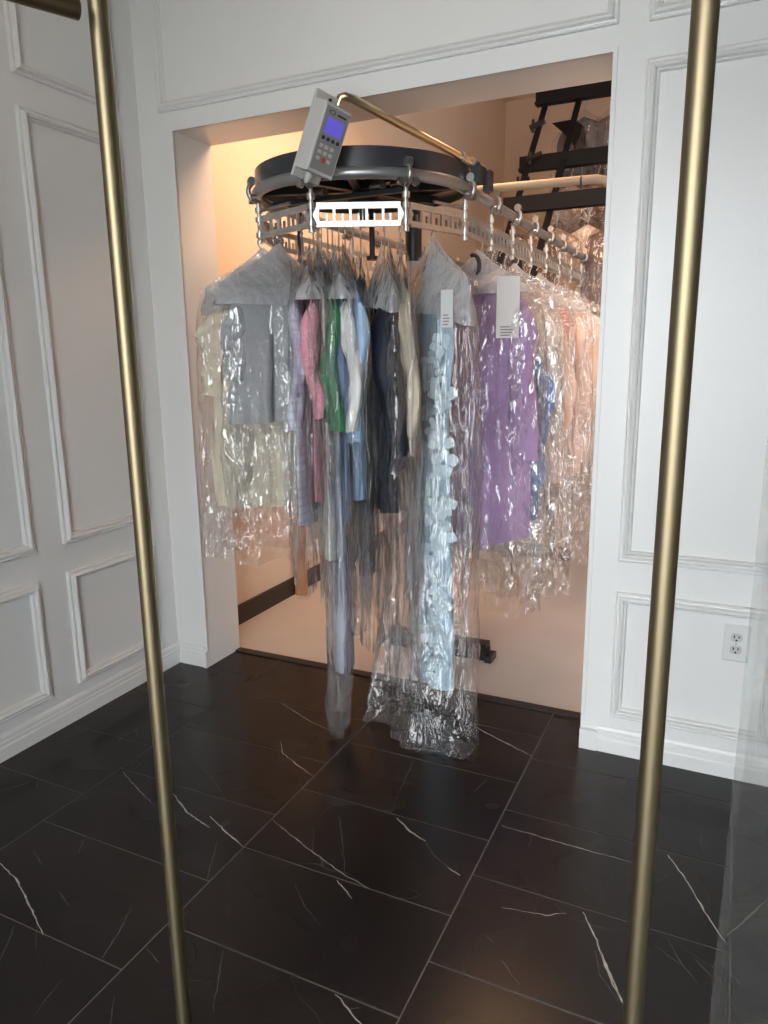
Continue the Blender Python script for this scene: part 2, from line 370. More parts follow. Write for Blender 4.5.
# ------------------------------------------------------------------ floor tiles
floor = structure(MB().box((-0.16, FRONT, -0.08), (RIGHT + 0.1, 0.215, -0.0011)).obj('floor', GROUT), 'black marble tiled shop floor with white veins')
TW, TD, GAP = 0.6096, 0.3048, 0.003
tmb = MB(); hx, hy, c = TW / 2 - GAP / 2, TD / 2 - GAP / 2, 0.0012
def tile_mesh(x0, x1, y0, y1):
    mb = MB(); i = 0
    for (e, z) in ((0, -0.006), (0, -c), (c, 0)):
        mb.v += [V3((x0 + e, y0 + e, z)), V3((x1 - e, y0 + e, z)), V3((x1 - e, y1 - e, z)), V3((x0 + e, y1 - e, z))]
    for k in (0, 4):
        for j in range(4): mb.f.append((k + j, k + (j + 1) % 4, k + 4 + (j + 1) % 4, k + 4 + j))
    mb.f.append((8, 9, 10, 11))
    return mb
shared = None
for ci in range(-1, 7):
    xa = 0.408 + ci * TW; xb = xa + TW
    off = -0.155 if ci % 2 == 0 else -0.0075
    for rj in range(-9, 2):
        ya = off + rj * TD; yb = ya + TD
        x0, x1, y0, y1 = max(xa, 0.0), min(xb, RIGHT), max(ya, FRONT), min(yb, 0.19)
        if y1 - y0 < 0.02 or x1 - x0 < 0.02: continue
        full = abs(x1 - x0 - TW) < 1e-6 and abs(y1 - y0 - TD) < 1e-6
        cx, cy = (x0 + x1) / 2, (y0 + y1) / 2
        if full and shared: link_mesh('tile', shared, floor, (cx, cy, 0))
        else:
            a, b = (x1 - x0) / 2 - GAP / 2, (y1 - y0) / 2 - GAP / 2
            o = tile_mesh(-a, a, -b, b).obj('tile', TILE, floor); o.location = (cx, cy, 0)
            if full: shared = o.data
# veins that cross single tiles
VE = []
def crop(offx, offy, s, lst):
    for wd, pts in lst: VE.append((wd, [(offx + s * a, offy + s * b) for a, b in pts]))
crop(0, 640, .3752, [(3, [(0,595),(45,640),(75,700),(115,785)]), (1.5, [(325,350),(360,390),(410,440)]), (3, [(460,408),(500,460),(560,500)]), (3, [(560,470),(600,510),(648,550)]),
    (1, [(580,535),(565,590),(552,640)]), (1, [(85,560),(120,605)]), (1.3, [(155,670),(185,708)]), (1.4, [(350,715),(310,790),(270,850)]), (1, [(225,530),(208,570)]), (1.2, [(40,760),(15,820),(0,855)]),
    (1, [(390,820),(425,860)]), (.9, [(165,905),(120,960),(90,1005)]), (.9, [(305,950),(295,1020)]), (1, [(595,825),(580,920),(568,990)]), (.9, [(520,320),(570,375),(600,420)])])
crop(200, 640, .3752, [(1.8, [(220,170),(290,215),(355,245)]), (2.2, [(215,270),(220,300),(255,330),(300,362)]), (1.6, [(195,480),(280,550),(385,625),(450,663)]), (1.2, [(370,470),(380,540),(385,620)]),
    (4, [(525,475),(560,510),(598,535)]), (1.2, [(598,535),(625,575),(660,605)]), (2.2, [(660,605),(693,628)]), (1.8, [(365,640),(385,665),(405,688)]), (.8, [(255,650),(275,705),(325,765)]), (2.6, [(360,945),(395,985),(430,1024)]), (1, [(395,985),(425,980)]),
    (.9, [(570,320),(540,385),(505,465)])])
crop(400, 680, .3385, [(3, [(205,130),(290,175),(390,225)]), (1.8, [(300,430),(420,465),(560,505),(690,540)]), (1.5, [(300,672),(430,695),(490,690)]), (3, [(540,685),(580,770),(620,870),(665,970)]), (1.1, [(575,800),(590,870),(650,955)]), (1, [(255,755),(275,775)]), (1, [(300,830),(350,895)]), (.8, [(260,290),(220,330)])])
crop(600, 700, .3164, [(2.6, [(215,490),(280,580),(330,670),(395,765)]), (2, [(400,745),(460,695),(530,630)]), (1.3, [(210,750),(250,820),(305,895)]), (1, [(180,780),(260,840)]), (1, [(300,820),(370,890)]), (1.3, [(350,940),(400,955)]), (2, [(0,800),(40,900),(90,990)])])
rv = random.Random(11)
for wd, pts in VE:
    P = [on(2, 0.0, *p) for p in pts]
    line = [P[0]]
    for a, b in zip(P, P[1:]):
        n = max(2, int((b - a).length / 0.012))
        for k in range(1, n + 1):
            q = a.lerp(b, k / n); q += V3((rv.gauss(0, .0011), rv.gauss(0, .0011), 0)); line.append(q)
    mb = MB(); n = len(line)
    for k, q in enumerate(line):
        t = line[min(k + 1, n - 1)] - line[max(k - 1, 0)]; t.normalize(); nn = V3((-t.y, t.x, 0))
        ww = wd * 0.00075 * (0.35 + 0.65 * math.sin(math.pi * (k + .6) / (n + .2))) * rv.uniform(.5, 1.3)
        mb.v += [V3((q.x, q.y, 0.0003)) + nn * ww, V3((q.x, q.y, 0.0003)) - nn * ww]
    for k in range(n - 1): mb.f.append((2*k, 2*k+1, 2*k+3, 2*k+2))
    mb.obj('marble_vein', VEIN if wd >= 1.5 else VEINFAINT, floor)

# ------------------------------------------------------------------ wall outlet
t = empty('wall_outlet', (2.211, 0, 0.449))
mb = MB(); prof = [(0, 0), (0.0, 0.004), (0.003, 0.0062), (0.037, 0.0062)]
i = 0
for (d, h) in prof[:3]:
    mb.v += [V3((sx * (0.0365 - d), -h, sz * (0.059 - d))) for sx, sz in ((-1,-1),(1,-1),(1,1),(-1,1))]
for k in (0, 4):
    for j in range(4): mb.f.append((k+j, k+(j+1)%4, k+4+(j+1)%4, k+4+j))
mb.f.append((8, 9, 10, 11))
mb.obj('plate', PLATE, t)
for sz in (-1, 1):
    mb = MB(); cz = sz * 0.0195
    poly = []
    for k in range(24):
        a = 2 * math.pi * k / 24; poly.append((0.0172 * math.cos(a), -0.0062, cz + max(-0.0135, min(0.0135, 0.0172 * math.sin(a)))))
    r = mb.prism(poly, (0, -0.0022, 0)).obj('receptacle', principled('receptacle_plastic', (0.55, 0.56, 0.55), 0.4), t)
    for (sx, wz) in ((-0.0065, 0.0045), (0.0065, 0.0036)):
        MB().box((sx - 0.0017, -0.0088, cz + 0.003 - wz), (sx + 0.0017, -0.008, cz + 0.003 + wz)).obj('slot', SLOTM, r)
    MB().cyl((0, -0.0088, cz - 0.0085), (0, -0.008, cz - 0.0085), 0.0032, 10).obj('ground_hole', SLOTM, r)
MB().cyl((0, -0.0075, 0), (0, -0.006, 0), 0.003, 10).obj('screw', STEEL, t)
tag(t, 'white duplex power outlet low on the panelled wall', 'outlet')

# ------------------------------------------------------------------ glass doors with brass pulls
def glass_door(name, edge, hinge, bar, label, bar_side):
    d = empty(name, (hinge[0], hinge[1], 0)); b = V3((hinge[0], hinge[1], 0))
    e, h = V3((*edge, 0)), V3((*hinge, 0)); dirn = (h - e).normalized(); nrm = V3((-dirn.y, dirn.x, 0)); th = 0.010
    MB().prism([e + V3((0,0,.012)) + nrm*th/2, h + V3((0,0,.012)) + nrm*th/2, h + V3((0,0,.012)) - nrm*th/2, e + V3((0,0,.012)) - nrm*th/2], (0, 0, 2.5)).obj('glass_pane', GLASS, d, base=b)
    bp = V3((bar[0], bar[1], 0)); foot = e + dirn * ((bp - e).dot(dirn)); 
    MB().tube([bp + V3((0, 0, 0.10)), bp + V3((0, 0, 2.32))], 0.0125, 24).obj('pull_handle', BRASS, d, smooth=50, base=b)
    for z in (0.17, 2.24):
        MB().tube([bp + V3((0, 0, z)), foot + V3((0, 0, z))], 0.009, 14).obj('standoff', BRASS, d, smooth=50, base=b)
    structure(d, label)
    return d, dirn, nrm, b
BL, BR = (1.356, -1.545), (2.091, -1.533)
bpole = empty('brass_pole', (*BL, 0)); b0 = V3((*BL, 0))
MB().tube([b0, b0 + V3((0, 0, CEILZ))], 0.0125, 24).obj('pole', BRASS, bpole, smooth=50, base=b0)
for z in (0, CEILZ - .012): MB().cyl(b0 + V3((0, 0, z)), b0 + V3((0, 0, z + .012)), .03, 24).obj('end_flange', BRASS, bpole, smooth=40, base=b0)
tag(bpole, 'tall brass bar in the left foreground', 'pole')
n2 = V3((0.386, 0.92, 0)).normalized()
sp = on(1, -1.58, 78, 10); back = sp - n2 * ((sp.y - FRONT) / n2.y)
st = empty('brass_rod', tuple(back)); MB().tube([sp, back], 0.0118, 18).obj('rod', BRASS_DARK, st, smooth=50, base=back)
MB().tube([back + n2 * .012, back], 0.03, 20).obj('wall_flange', BRASS_DARK, st, smooth=40, base=back)
tag(st, 'short dark brass rod end at the upper left corner', 'rod')
eR = V3((2.1845, -1.47, 0)); hR = V3((2.43, -2.34, 0))
glass_door('door_1', (eR.x, eR.y), (hR.x, hR.y), BR, 'open glass door leaf on the right with a tall brass pull bar', 1)

# ------------------------------------------------------------------ garment conveyor
CX, CY, R = 0.82, 0.27, 0.395
ZLT, ZLB, ZTUBE, RTUBE = 1.820, 1.743, 1.904, 0.020
SEG = math.radians(47)
def ringpt(a, r=R): return V3((CX + r * math.cos(a), CY + r * math.sin(a), 0))
verts = [ringpt(math.radians(-89) + SEG * (k - 1)) for k in range(4)]         # V0..V3
L0 = (verts[1] - verts[0]).length
right = [V3((CX + R, verts[3].y + L0 * k, 0)) for k in range(0, 12)]
a = math.radians(-89) - SEG
left = [ringpt(a - SEG)]                                                       # V-1, then the return run
left += [V3((CX - R, left[0].y + L0 * k, 0)) for k in range(1, 12)]
chain = list(reversed(left)) + verts[:3] + right
conv = empty('garment_conveyor', (CX, CY, 0)); cb = V3((CX, CY, 0))
tag(conv, 'garment conveyor ring with black drum and white slotted hanger rails', 'conveyor')
YEND = 4.3
# track tube: ring front half + two straight runs
path = [V3((CX - R, YEND, ZTUBE)), V3((CX - R, 2.2, ZTUBE))]
for k in range(0, 41):
    an = math.pi + math.pi * k / 40; p = ringpt(an); path.append(V3((p.x, p.y, ZTUBE)))
path += [V3((CX + R, 2.2, ZTUBE)), V3((CX + R, YEND, ZTUBE))]
MB().tube(path, RTUBE, 16).obj('track_tube', TRACK, conv, smooth=50, base=cb)
# black skirt drum
rs = R + 0.004
MB().lathe((CX, CY, 0), [(rs, 1.918), (rs, 1.984), (rs - 0.004, 1.986), (rs - 0.03, 1.986), (rs - 0.03, 1.978), (rs - 0.008, 1.978), (rs - 0.008, 1.918), (rs, 1.918)], 72).obj('drum_skirt', BLACKGLOSS, conv, smooth=35, base=cb)
for k in range(4):
    an = math.radians(20 + 45 * k); dx, dy = math.cos(an) * (R - 0.01), math.sin(an) * (R - 0.01)
    MB().prism([(CX - dx, CY - dy, 1.925), (CX + dx, CY + dy, 1.925), (CX + dx, CY + dy, 1.955), (CX - dx, CY - dy, 1.955)], (-math.sin(an) * .03, math.cos(an) * .03, 0)).obj('drum_spoke', BLACK, conv, base=cb)
MB().lathe((CX, CY, 0), [(0, 1.880), (0.052, 1.880), (0.06, 1.888), (0.06, 1.905), (0.04, 1.91), (0.04, 1.96), (0, 1.96)], 28).obj('hub_bearing', BLACK, conv, smooth=40, base=cb)
MB().lathe((CX, CY, 0), [(0, 1.960), (R - .03, 1.960), (R - .03, 1.964), (0, 1.964)], 48).obj('drum_plate', BLACK, conv, smooth=40, base=cb)
MB().cyl((CX, CY, 1.80), (CX, CY, 1.995), 0.016, 14).obj('spindle', STEEL, conv, smooth=40, base=cb)
for (dx, dy) in ((.02, -.385), (.05, -.38)): MB().cyl((CX + dx, CY + dy, 1.985), (CX + dx, CY + dy, 1.997), 0.008, 8).obj('bolt', BLACK, conv, base=cb)
for dx in (-.11, .12, .2): MB().cyl((CX + dx, CY - 0.16, 1.90), (CX + dx + .05, CY - 0.18, 1.90), 0.016, 12).obj('drive_roller', STEEL, conv, smooth=40, base=cb)
MB().box((CX - .28, CY - .19, 1.868), (CX + .30, CY - .165, 1.883)).obj('brace_bar', BLACK, conv, base=cb)

# slotted rail segment, along local x, centred
def rail_mesh():
    mb = MB(); Ls = L0 - 0.036; h = Ls / 2; t = 0.0045
    mb.box((-h, -t, ZLT - 0.020), (h, t, ZLT)); mb.box((-h, -t, ZLB), (h, t, ZLB + 0.019))
    n = 5; bw = 0.0042
    for k in range(n + 1):
        x = -h + bw + (2 * h - 2 * bw) * k / n; mb.box((x - bw, -t * .9, ZLB + 0.018), (x + bw, t * .9, ZLT - 0.019))
    mb.box((-h, -t - .004, ZLB), (h, -t, ZLB + 0.006))
    for s in (-1, 1):
        mb.prism([(s * h, -t, ZLB + 0.012), (s * (h + 0.013), -t, (ZLB + ZLT) / 2), (s * h, -t, ZLT - 0.012)], (0, 2 * t, 0))
        mb.cyl((s * (h - .0), -t - .004, (ZLB + ZLT) / 2), (s * (h - .0), t + .004, (ZLB + ZLT) / 2), 0.009, 10)
    return mb
def pegs_mesh():
    mb = MB(); h = (L0 - 0.036) / 2
    for k in range(5):
        x = -h + .0075 + (2 * h - .015) * (k + .5) / 5
        mb.box((x - .003, -.004, ZLB + .016), (x + .003, .004, ZLB + .042))
    return mb
rail0 = peg0 = None
def near(p): return p.y < 3.2
for p, q in zip(chain, chain[1:]):
    mid = (p + q) / 2; ang = math.atan2(q.y - p.y, q.x - p.x)
    if rail0 is None:
        o = rail_mesh().obj('slotted_rail', ZINC, conv); rail0 = o.data; g = pegs_mesh().obj('hook_peg', STEEL, o); peg0 = g.data; g['kind'] = 'stuff'
        o.location = mid - cb; o.rotation_euler = (0, 0, ang)
    else:
        o = link_mesh('slotted_rail', rail0, conv, mid - cb, ang); link_mesh('hook_peg', peg0, o)['kind'] = 'stuff'
# trolleys at each joint: clamp rod, C arm round the tube, rollers
def trolley_meshes():
    # local: +x is outwards
    zc = (ZLT + ZLB) / 2
    rod = MB().cyl((0, 0, ZLB - 0.004), (0, 0, 1.872), 0.0075, 12)
    for z in (ZLB + .004, ZLT - .020, ZLT + .012): rod.cyl((0, 0, z), (0, 0, z + 0.018), 0.0135, 12)
    rod.cyl((0, 0, ZLB - .016), (0, 0, ZLB - .003), 0.011, 10)
    pts = []
    for k in range(13):
        an = math.radians(-95 + 150 * k / 12); pts.append((0.034 * math.cos(an), 0, ZTUBE + 0.034 * math.sin(an)))
    arm = MB().tube([(0, 0, 1.866)] + pts, 0.009, 10)
    arm.cyl((0.022, -.012, ZTUBE + .034), (0.022, .012, ZTUBE + .034), 0.015, 14)
    rol = MB()
    for s in (-1, 1): rol.cyl((0.012, s * .026, 1.878), (0.030, s * .026, 1.878), 0.0125, 14)
    rol.cyl((0.022, -.03, 1.878), (0.022, .03, 1.878), 0.006, 8)
    return rod, arm, rol
tm = None
for p in chain:
    if p.y <= verts[3].y - 1e-4: an = math.atan2(p.y - CY, p.x - CX)
    else: an = 0 if p.x > CX else math.pi
    if tm is None:
        a_, b_, c_ = trolley_meshes()
        o = b_.obj('trolley_arm', STEEL, conv, smooth=40); r_ = a_.obj('clamp_rod', ZINC, o, smooth=40); l_ = c_.obj('roller', STEEL, o, smooth=40); tm = (o.data, r_.data, l_.data)
        o.location = p - cb; o.rotation_euler = (0, 0, an)
    else:
        o = link_mesh('trolley_arm', tm[0], conv, p - cb, an); link_mesh('clamp_rod', tm[1], o); link_mesh('roller', tm[2], o)
# link rods just above the rails on ring joints
def lr(p, q, z=1.838): MB().cyl(p + V3((0, 0, z)), q + V3((0, 0, z)), 0.006, 10).obj('link_rod', STEEL, conv, smooth=40, base=cb)
lr(verts[0].lerp(verts[1], -.02), verts[0].lerp(verts[1], .62)); lr(verts[2].lerp(verts[3], .45), verts[3])
# posts and feet
def stand(px, py, x0, x1, ztop, rad):
    MB().cyl((px, py, 1.70), (px, py, ztop), rad, 20).obj('post_sleeve', BLACK, conv, smooth=40, base=cb)
    MB().cyl((px, py, 0.05), (px, py, 1.70), rad * .86, 20).obj('post', GREYMETAL, conv, smooth=40, base=cb)
    f = MB().box((x0, py - .03, 0.0), (x1, py + .03, 0.075)).obj('foot', BLACK, conv, base=cb)
    MB().box((x1, py - .05, 0), (x1 + .03, py + .03, 0.03)).box((x1 + .0, py - .03, 0.0), (x1 + .012, py + .0, 0.06)).obj('foot_plate', BLACK, f, base=cb)
stand(0.90, 0.57, 0.72, 1.25, 1.93, 0.034)
stand(0.86, 2.30, 0.45, 1.23, 1.93, 0.034)
for (px, y) in ((300, .35), (372, .40)):
    p = on(1, y, px, 240); MB().cyl((p.x, y, 1.70), (p.x, y, 1.90), 0.011, 12).cyl((p.x, y, 1.695), (p.x, y, 1.71), 0.024, 14).obj('drop_rod', BLACK, conv, smooth=40, base=cb)
# black junction brackets on the right of the drum
MB().box((1.235, .30, 1.92), (1.275, .36, 1.975)).obj('bracket', BLACK, conv, base=cb)
MB().box((1.262, .36, 1.90), (1.29, .40, 1.97)).obj('bracket', BLACK, conv, base=cb)

# support pipe carrying the control box
sp0 = on(1, -0.20, 338, 99)
end = on(1, 0.36, 483, 169)
bend = on(1, -0.20, 346, 95.5)
mid1 = bend.lerp(end, .04)
pipe = empty('support_pipe', tuple(end)); eb = V3(end)
pts = [sp0 + V3((0, 0, -.02)), sp0.lerp(bend, .35) + V3((0, 0, .002)), sp0.lerp(bend, .8), mid1] + [mid1.lerp(end, k / 6) for k in range(1, 7)]
MB().tube(pts, 0.0125, 16).obj('pipe', PIPE, pipe, smooth=50, base=eb)
for f in (.82, .90):
    c0 = bend.lerp(end, f); dr = (end - bend).normalized()
    MB().tube([c0 - dr * .007, c0 + dr * .007], 0.018, 16).obj('pipe_clamp', STEEL, pipe, smooth=40, base=eb)
c0 = bend.lerp(end, .97); dr = (end - bend).normalized()
MB().tube([c0 - dr * .035, c0 - dr * .012], 0.0165, 14).obj('rubber_sleeve', BLACK, pipe, smooth=40, base=eb)
tag(pipe, 'gold bent pipe arm reaching over the conveyor drum', 'pipe')

# control box
BXC = V3((0.9787, -0.2596, 1.9564)); BX = V3((0.2751, 0.9508, -0.1424)); BU = V3((0.3806, 0.0283, 0.9243)); BO = V3((0.8828, -0.3085, -0.3541))
BU = (BU - BO * BU.dot(BO)).normalized(); BX = BU.cross(BO).normalized()
W, H, D = 0.108, 0.196, 0.066
def bxp(a, b, c): return BXC + BX * a + BU * b + BO * c
def obox(a, b, mb=None):
    mb = mb or MB(); i = len(mb.v)
    (x0, y0, z0), (x1, y1, z1) = a, b
    mb.v += [bxp(*p) for p in ((x0,y0,z0),(x1,y0,z0),(x1,y1,z0),(x0,y1,z0),(x0,y0,z1),(x1,y0,z1),(x1,y1,z1),(x0,y1,z1))]
    mb.f += [tuple(i + k for k in q) for q in ((0,3,2,1),(4,5,6,7),(0,1,5,4),(1,2,6,5),(2,3,7,6),(3,0,4,7))]
    return mb
cbx = empty('control_box', tuple(BXC)); bb0 = BXC
mb = MB(); 
for (e, c) in ((0, -D), (0, -.003), (.003, 0)):
    mb.v += [bxp(sx * (W/2 - e), sy * (H/2 - e), c) for sx, sy in ((-1,-1),(1,-1),(1,1),(-1,1))]
for k in (0, 4):
    for j in range(4): mb.f.append((k+j, k+(j+1)%4, k+4+(j+1)%4, k+4+j))
mb.f += [(8,9,10,11), (3,2,1,0)]
mb.obj('housing', BOXPLASTIC, cbx, base=bb0)
for s in (-1, 1):
    f = obox((-W/2, s*(H/2) if s > 0 else -H/2 - .026, -D), (W/2, H/2 + .026 if s > 0 else -H/2, -D + .012)).obj('mounting_flange', BOXPLASTIC, cbx, base=bb0)
    obox((-.006, s * (H/2 + .013) - .004, -D + .0121), (.006, s * (H/2 + .013) + .004, -D + .0135)).obj('slot', SLOTM, f, base=bb0)
obox((-W/2 + .007, -H/2 + .010, 0), (W/2 - .007, H/2 - .008, .0012)).obj('face_panel', FACEPL, cbx, base=bb0)
obox((-.034, .018, .0012), (.034, .062, .003)).obj('screen', SCREEN, cbx, base=bb0)
for k in range(4):
    x = -.030 + .020 * k; mbk = MB().cyl(bxp(x, .004, .001), bxp(x, .004, .004), .0058, 12); mbk.obj('round_button', BLACK, cbx, smooth=40, base=bb0)
for r in range(3):
    for k in range(3):
        x = -.028 + .022 * k; y = -.018 - .018 * r
        if r == 2 and k == 1: continue
        obox((x - .007, y - .005, .0012), (x + .007, y + .005, .003)).obj('key', LTGREY, cbx, base=bb0)
obox((-.011, -.062, .0012), (.001, -.048, .004)).obj('stop_key', RED, cbx, base=bb0)
# small printed oval emblem above the screen
mb = MB(); ring = []
for k in range(20):
    a = 2 * math.pi * k / 20
    for rr in (1.0, .72): mb.v.append(bxp(-.022 + .013 * rr * math.cos(a), .076 + .006 * rr * math.sin(a), .0016))
for k in range(20): mb.f.append((2*k, 2*k+1, (2*k+3) % 40, (2*k+2) % 40))
mb.obj('emblem', SLOTM, cbx, base=bb0)
obox((.000, .073, .0012), (.036, .0785, .0016)).obj('name_strip', SLOTM, cbx, base=bb0)
MB().tube([bxp(-.012, -H/2 - .004, -D/2), bxp(-.014, -H/2 - .022, -D/2), bxp(-.016, -H/2 - .034, -D/2)], [.011, .010, .006], 12).obj('cable_gland', BOXPLASTIC, cbx, smooth=40, base=bb0)
tag(cbx, 'tilted grey control keypad box with blue screen above the conveyor', 'control box')

# tan conduit across the back of the drum
p0 = on(1, 0.75, 411, 196); p1 = on(1, 0.75, 596, 179)
dx = (p1 - p0).normalized()
A = p0 - dx * .3; Bp = p1
cn = empty('tan_conduit', tuple(Bp))
MB().tube([A, Bp, Bp + V3((.03, .02, -.004)), Bp + V3((.05, .06, -.02)), Bp + V3((.055, .30, -.03))], 0.017, 14).obj('conduit_tube', TAN, cn, smooth=50, base=Bp)
for f in (.45, .93):
    c0 = p0.lerp(p1, f); MB().tube([c0 - dx * .004, c0 + dx * .004], 0.0185, 14).obj('conduit_strap', BLACK, cn, base=Bp)
tag(cn, 'long tan conduit running behind the drum to the right', 'conduit')

# inclined frame of dark beams in the upper right
MATTE = principled('matte_black_beam', (0.012, 0.013, 0.016), 0.65, spec=0.2)
rk = empty('inclined_rack', (0.7, 3.0, 0)); rb = V3((0.7, 3.0, 0))
X0 = 0.70
def incl(px, py):      # y on the beam line for the left end x = X0
    d = ray(px, py); tt = (X0 - CAM.x) / d.x; return CAM + d * tt
ends = [incl(540, 100), incl(524, 166), incl(508, 207)]
for e in ends:
    MB().box((X0 - .02, e.y - .05, e.z - .05), (2.9, e.y + .0, e.z + .05)).box((X0 - .02, e.y - .075, e.z - .05), (2.9, e.y - .04, e.z - .030)).obj('cross_beam', MATTE, rk, base=rb)
dirn = (ends[0] - ends[2]).normalized()
for xs in (0.02, 0.26, 1.0):
    lo = ends[2] - dirn * .75 + V3((xs, .03, 0)); hi = ends[0] + dirn * .35 + V3((xs, .03, 0))
    MB().prism([lo, lo + V3((.045, 0, 0)), hi + V3((.045, 0, 0)), hi], (0, .03, .03)).obj('inclined_rail', MATTE, rk, base=rb)
g = [on(1, 3.35, *p) for p in ((552, 123), (574, 119), (584, 126), (586, 140), (579, 166), (572, 166), (574, 146), (566, 135))]
MB().prism(g, (0, .03, 0)).obj('gusset_plate', MATTE, rk, base=rb)
for (px, py) in ((530, 128), (527, 160), (515, 185)):
    p = on(1, 2.9, px, py); MB().cyl(p, p + V3((.10, 0, .03)), .018, 10).cyl(p + V3((.02, 0, -.03)), p + V3((.02, 0, .05)), .01, 8).obj('bearing', BLACK, rk, base=rb)
tag(rk, 'inclined rack of black beams in the dim upper right', 'rack')

# board standing against the storage wall
bq = on(2, 0.0, 305, 595)
wb = MB(); wb.box((SX + .02, bq.y - .02, 0), (SX + .085, bq.y + .01, .62)); wb.box((SX + .015, bq.y - .025, .60), (SX + .09, bq.y + .015, .64))
wo = wb.obj('wooden_post', WOOD, None, base=None); tag(wo, 'orange wooden post standing by the storage wall baseboard', 'post')

# ------------------------------------------------------------------ garments
def lerp(a, b, t): return a + (b - a) * t
def prof(keys, s):
    for (s0, v0), (s1, v1) in zip(keys, keys[1:]):
        if s <= s1: 
            f = 0 if s1 == s0 else (s - s0) / (s1 - s0); f = f * f * (3 - 2 * f); return lerp(v0, v1, f)
    return keys[-1][1]
def shell(top, bot, wk, tk, fold, seed, nu=26, ns=34, crinkle=0.0, ckf=(14, 14, 5), lean=(0, 0), pw=.55, ragged=0.0, floor_z=0.0):
    """closed hanging cloth tube. top(u), bot(u) -> z; wk, tk width/thickness keys over s; fold=(amp, freq)"""
    rr = random.Random(seed); ph = [rr.uniform(0, 6.28) for _ in range(4)]; so = V3((seed * 3.7, seed * 1.3, 0))
    mb = MB(); us = [-math.cos(math.pi * k / nu) for k in range(nu + 1)]
    loop = [(u, 1) for u in us] + [(u, -1) for u in reversed(us[1:-1])]
    nl = len(loop)
    for i in range(ns + 1):
        s = i / ns; w_ = prof(wk, s); t_ = prof(tk, s)
        for (u, sd) in loop:
            zt, zb = top(u), bot(u)
            if ragged: zb += ragged * (noise.noise(V3((u * 3 + seed, sd, seed * .7))) + .5 * noise.noise(V3((u * 9 + seed, sd * 2, 1.7))))
            z = lerp(zt, zb, s)
            am = fold[0] * (0.15 + 0.85 * min(1, s * 1.3))
            F = am * (math.sin(fold[1] * u + ph[0] + 1.2 * s) + .55 * math.sin(fold[1] * 1.9 * u + ph[1] - .8 * s) + .3 * math.sin(fold[1] * 3.1 * u + ph[2]))
            F *= (1 - abs(u) ** 4 * .5)
            x = u * w_; y = sd * t_ * (max(0, 1 - u * u)) ** pw + F
            x += .4 * am * math.sin(7 * s + ph[3] + sd)
            p = V3((x + lean[0] * s ** 3, y + lean[1] * s ** 3, z))
            if crinkle:
                q = V3((p.x * ckf[0], p.y * ckf[1], p.z * ckf[2])) + so
                nv = noise.noise_vector(q) + .5 * noise.noise_vector(q * 2.3)
                k = crinkle * (.25 + .75 * min(1, s * 3)); p += V3((nv.x * k, nv.y * k, nv.z * k * .3))
                if floor_z is not None and p.z < floor_z + .004: p.z = floor_z + .004 + abs(nv.z) * .002
            mb.v.append(p)
    for i in range(ns):
        for j in range(nl):
            a = i * nl + j; b = i * nl + (j + 1) % nl; mb.f.append((a, b, b + nl, a + nl))
    return mb
def sleeve(side, xs, zs, length, r0, r1, flat, spread, seed, fwd=0.0, na=22, ns=26):
    rr = random.Random(seed); ph = rr.uniform(0, 6); mb = MB()
    for i in range(ns + 1):
        s = i / ns; c = V3((side * (xs + spread * math.sin(s * 1.5)) + .012 * math.sin(4 * s + ph), fwd * s * s + .014 * math.sin(5 * s + ph), zs - length * s)); r = lerp(r0, r1, s ** .7)
        r *= .25 + .75 * min(1, s * 7) ** .6
        if s > .92: r *= .86
        for j in range(na):
            a = 2 * math.pi * j / na
            wob = 1 + .22 * math.sin(2 * a + 5 * s + ph) * s + .34 * noise.noise(V3((s * 6 + seed, math.cos(a) * 1.3, math.sin(a) * 1.3 + ph))) + .16 * noise.noise(V3((s * 17 + seed, math.cos(a) * 2.4, math.sin(a) * 2.4 + ph)))
            wob += .09 * math.sin(5 * a + ph + 2.5 * math.sin(3 * s)) * min(1, 2 * s)
            x = math.cos(a) * r * wob; y = math.sin(a) * r * flat * wob
            lift = side * x * .8 * (1 - s) ** 3 * -1 + .010 * noise.noise(V3((a, seed, 1.0))) * s
            mb.v.append(c + V3((x, y, lift)))
    for i in range(ns):
        for j in range(na):
            a = i * na + j; b = i * na + (j + 1) % na; mb.f.append((a, b, b + na, a + na))
    mb.f.append(tuple(range(na)))
    return mb

POLY = [verts[0], verts[1], verts[2]] + right
def hook_at(px):
    best = None
    for p, q in zip(POLY, POLY[1:]):
        for k in range(60):
            r = p.lerp(q, k / 60); e = abs(proj((r.x, r.y, 1.72))[0] - px)
            if best is None or e < best[0] - 1e-6: best = (e, r)
        if best[0] < 1: break
    return best[1]

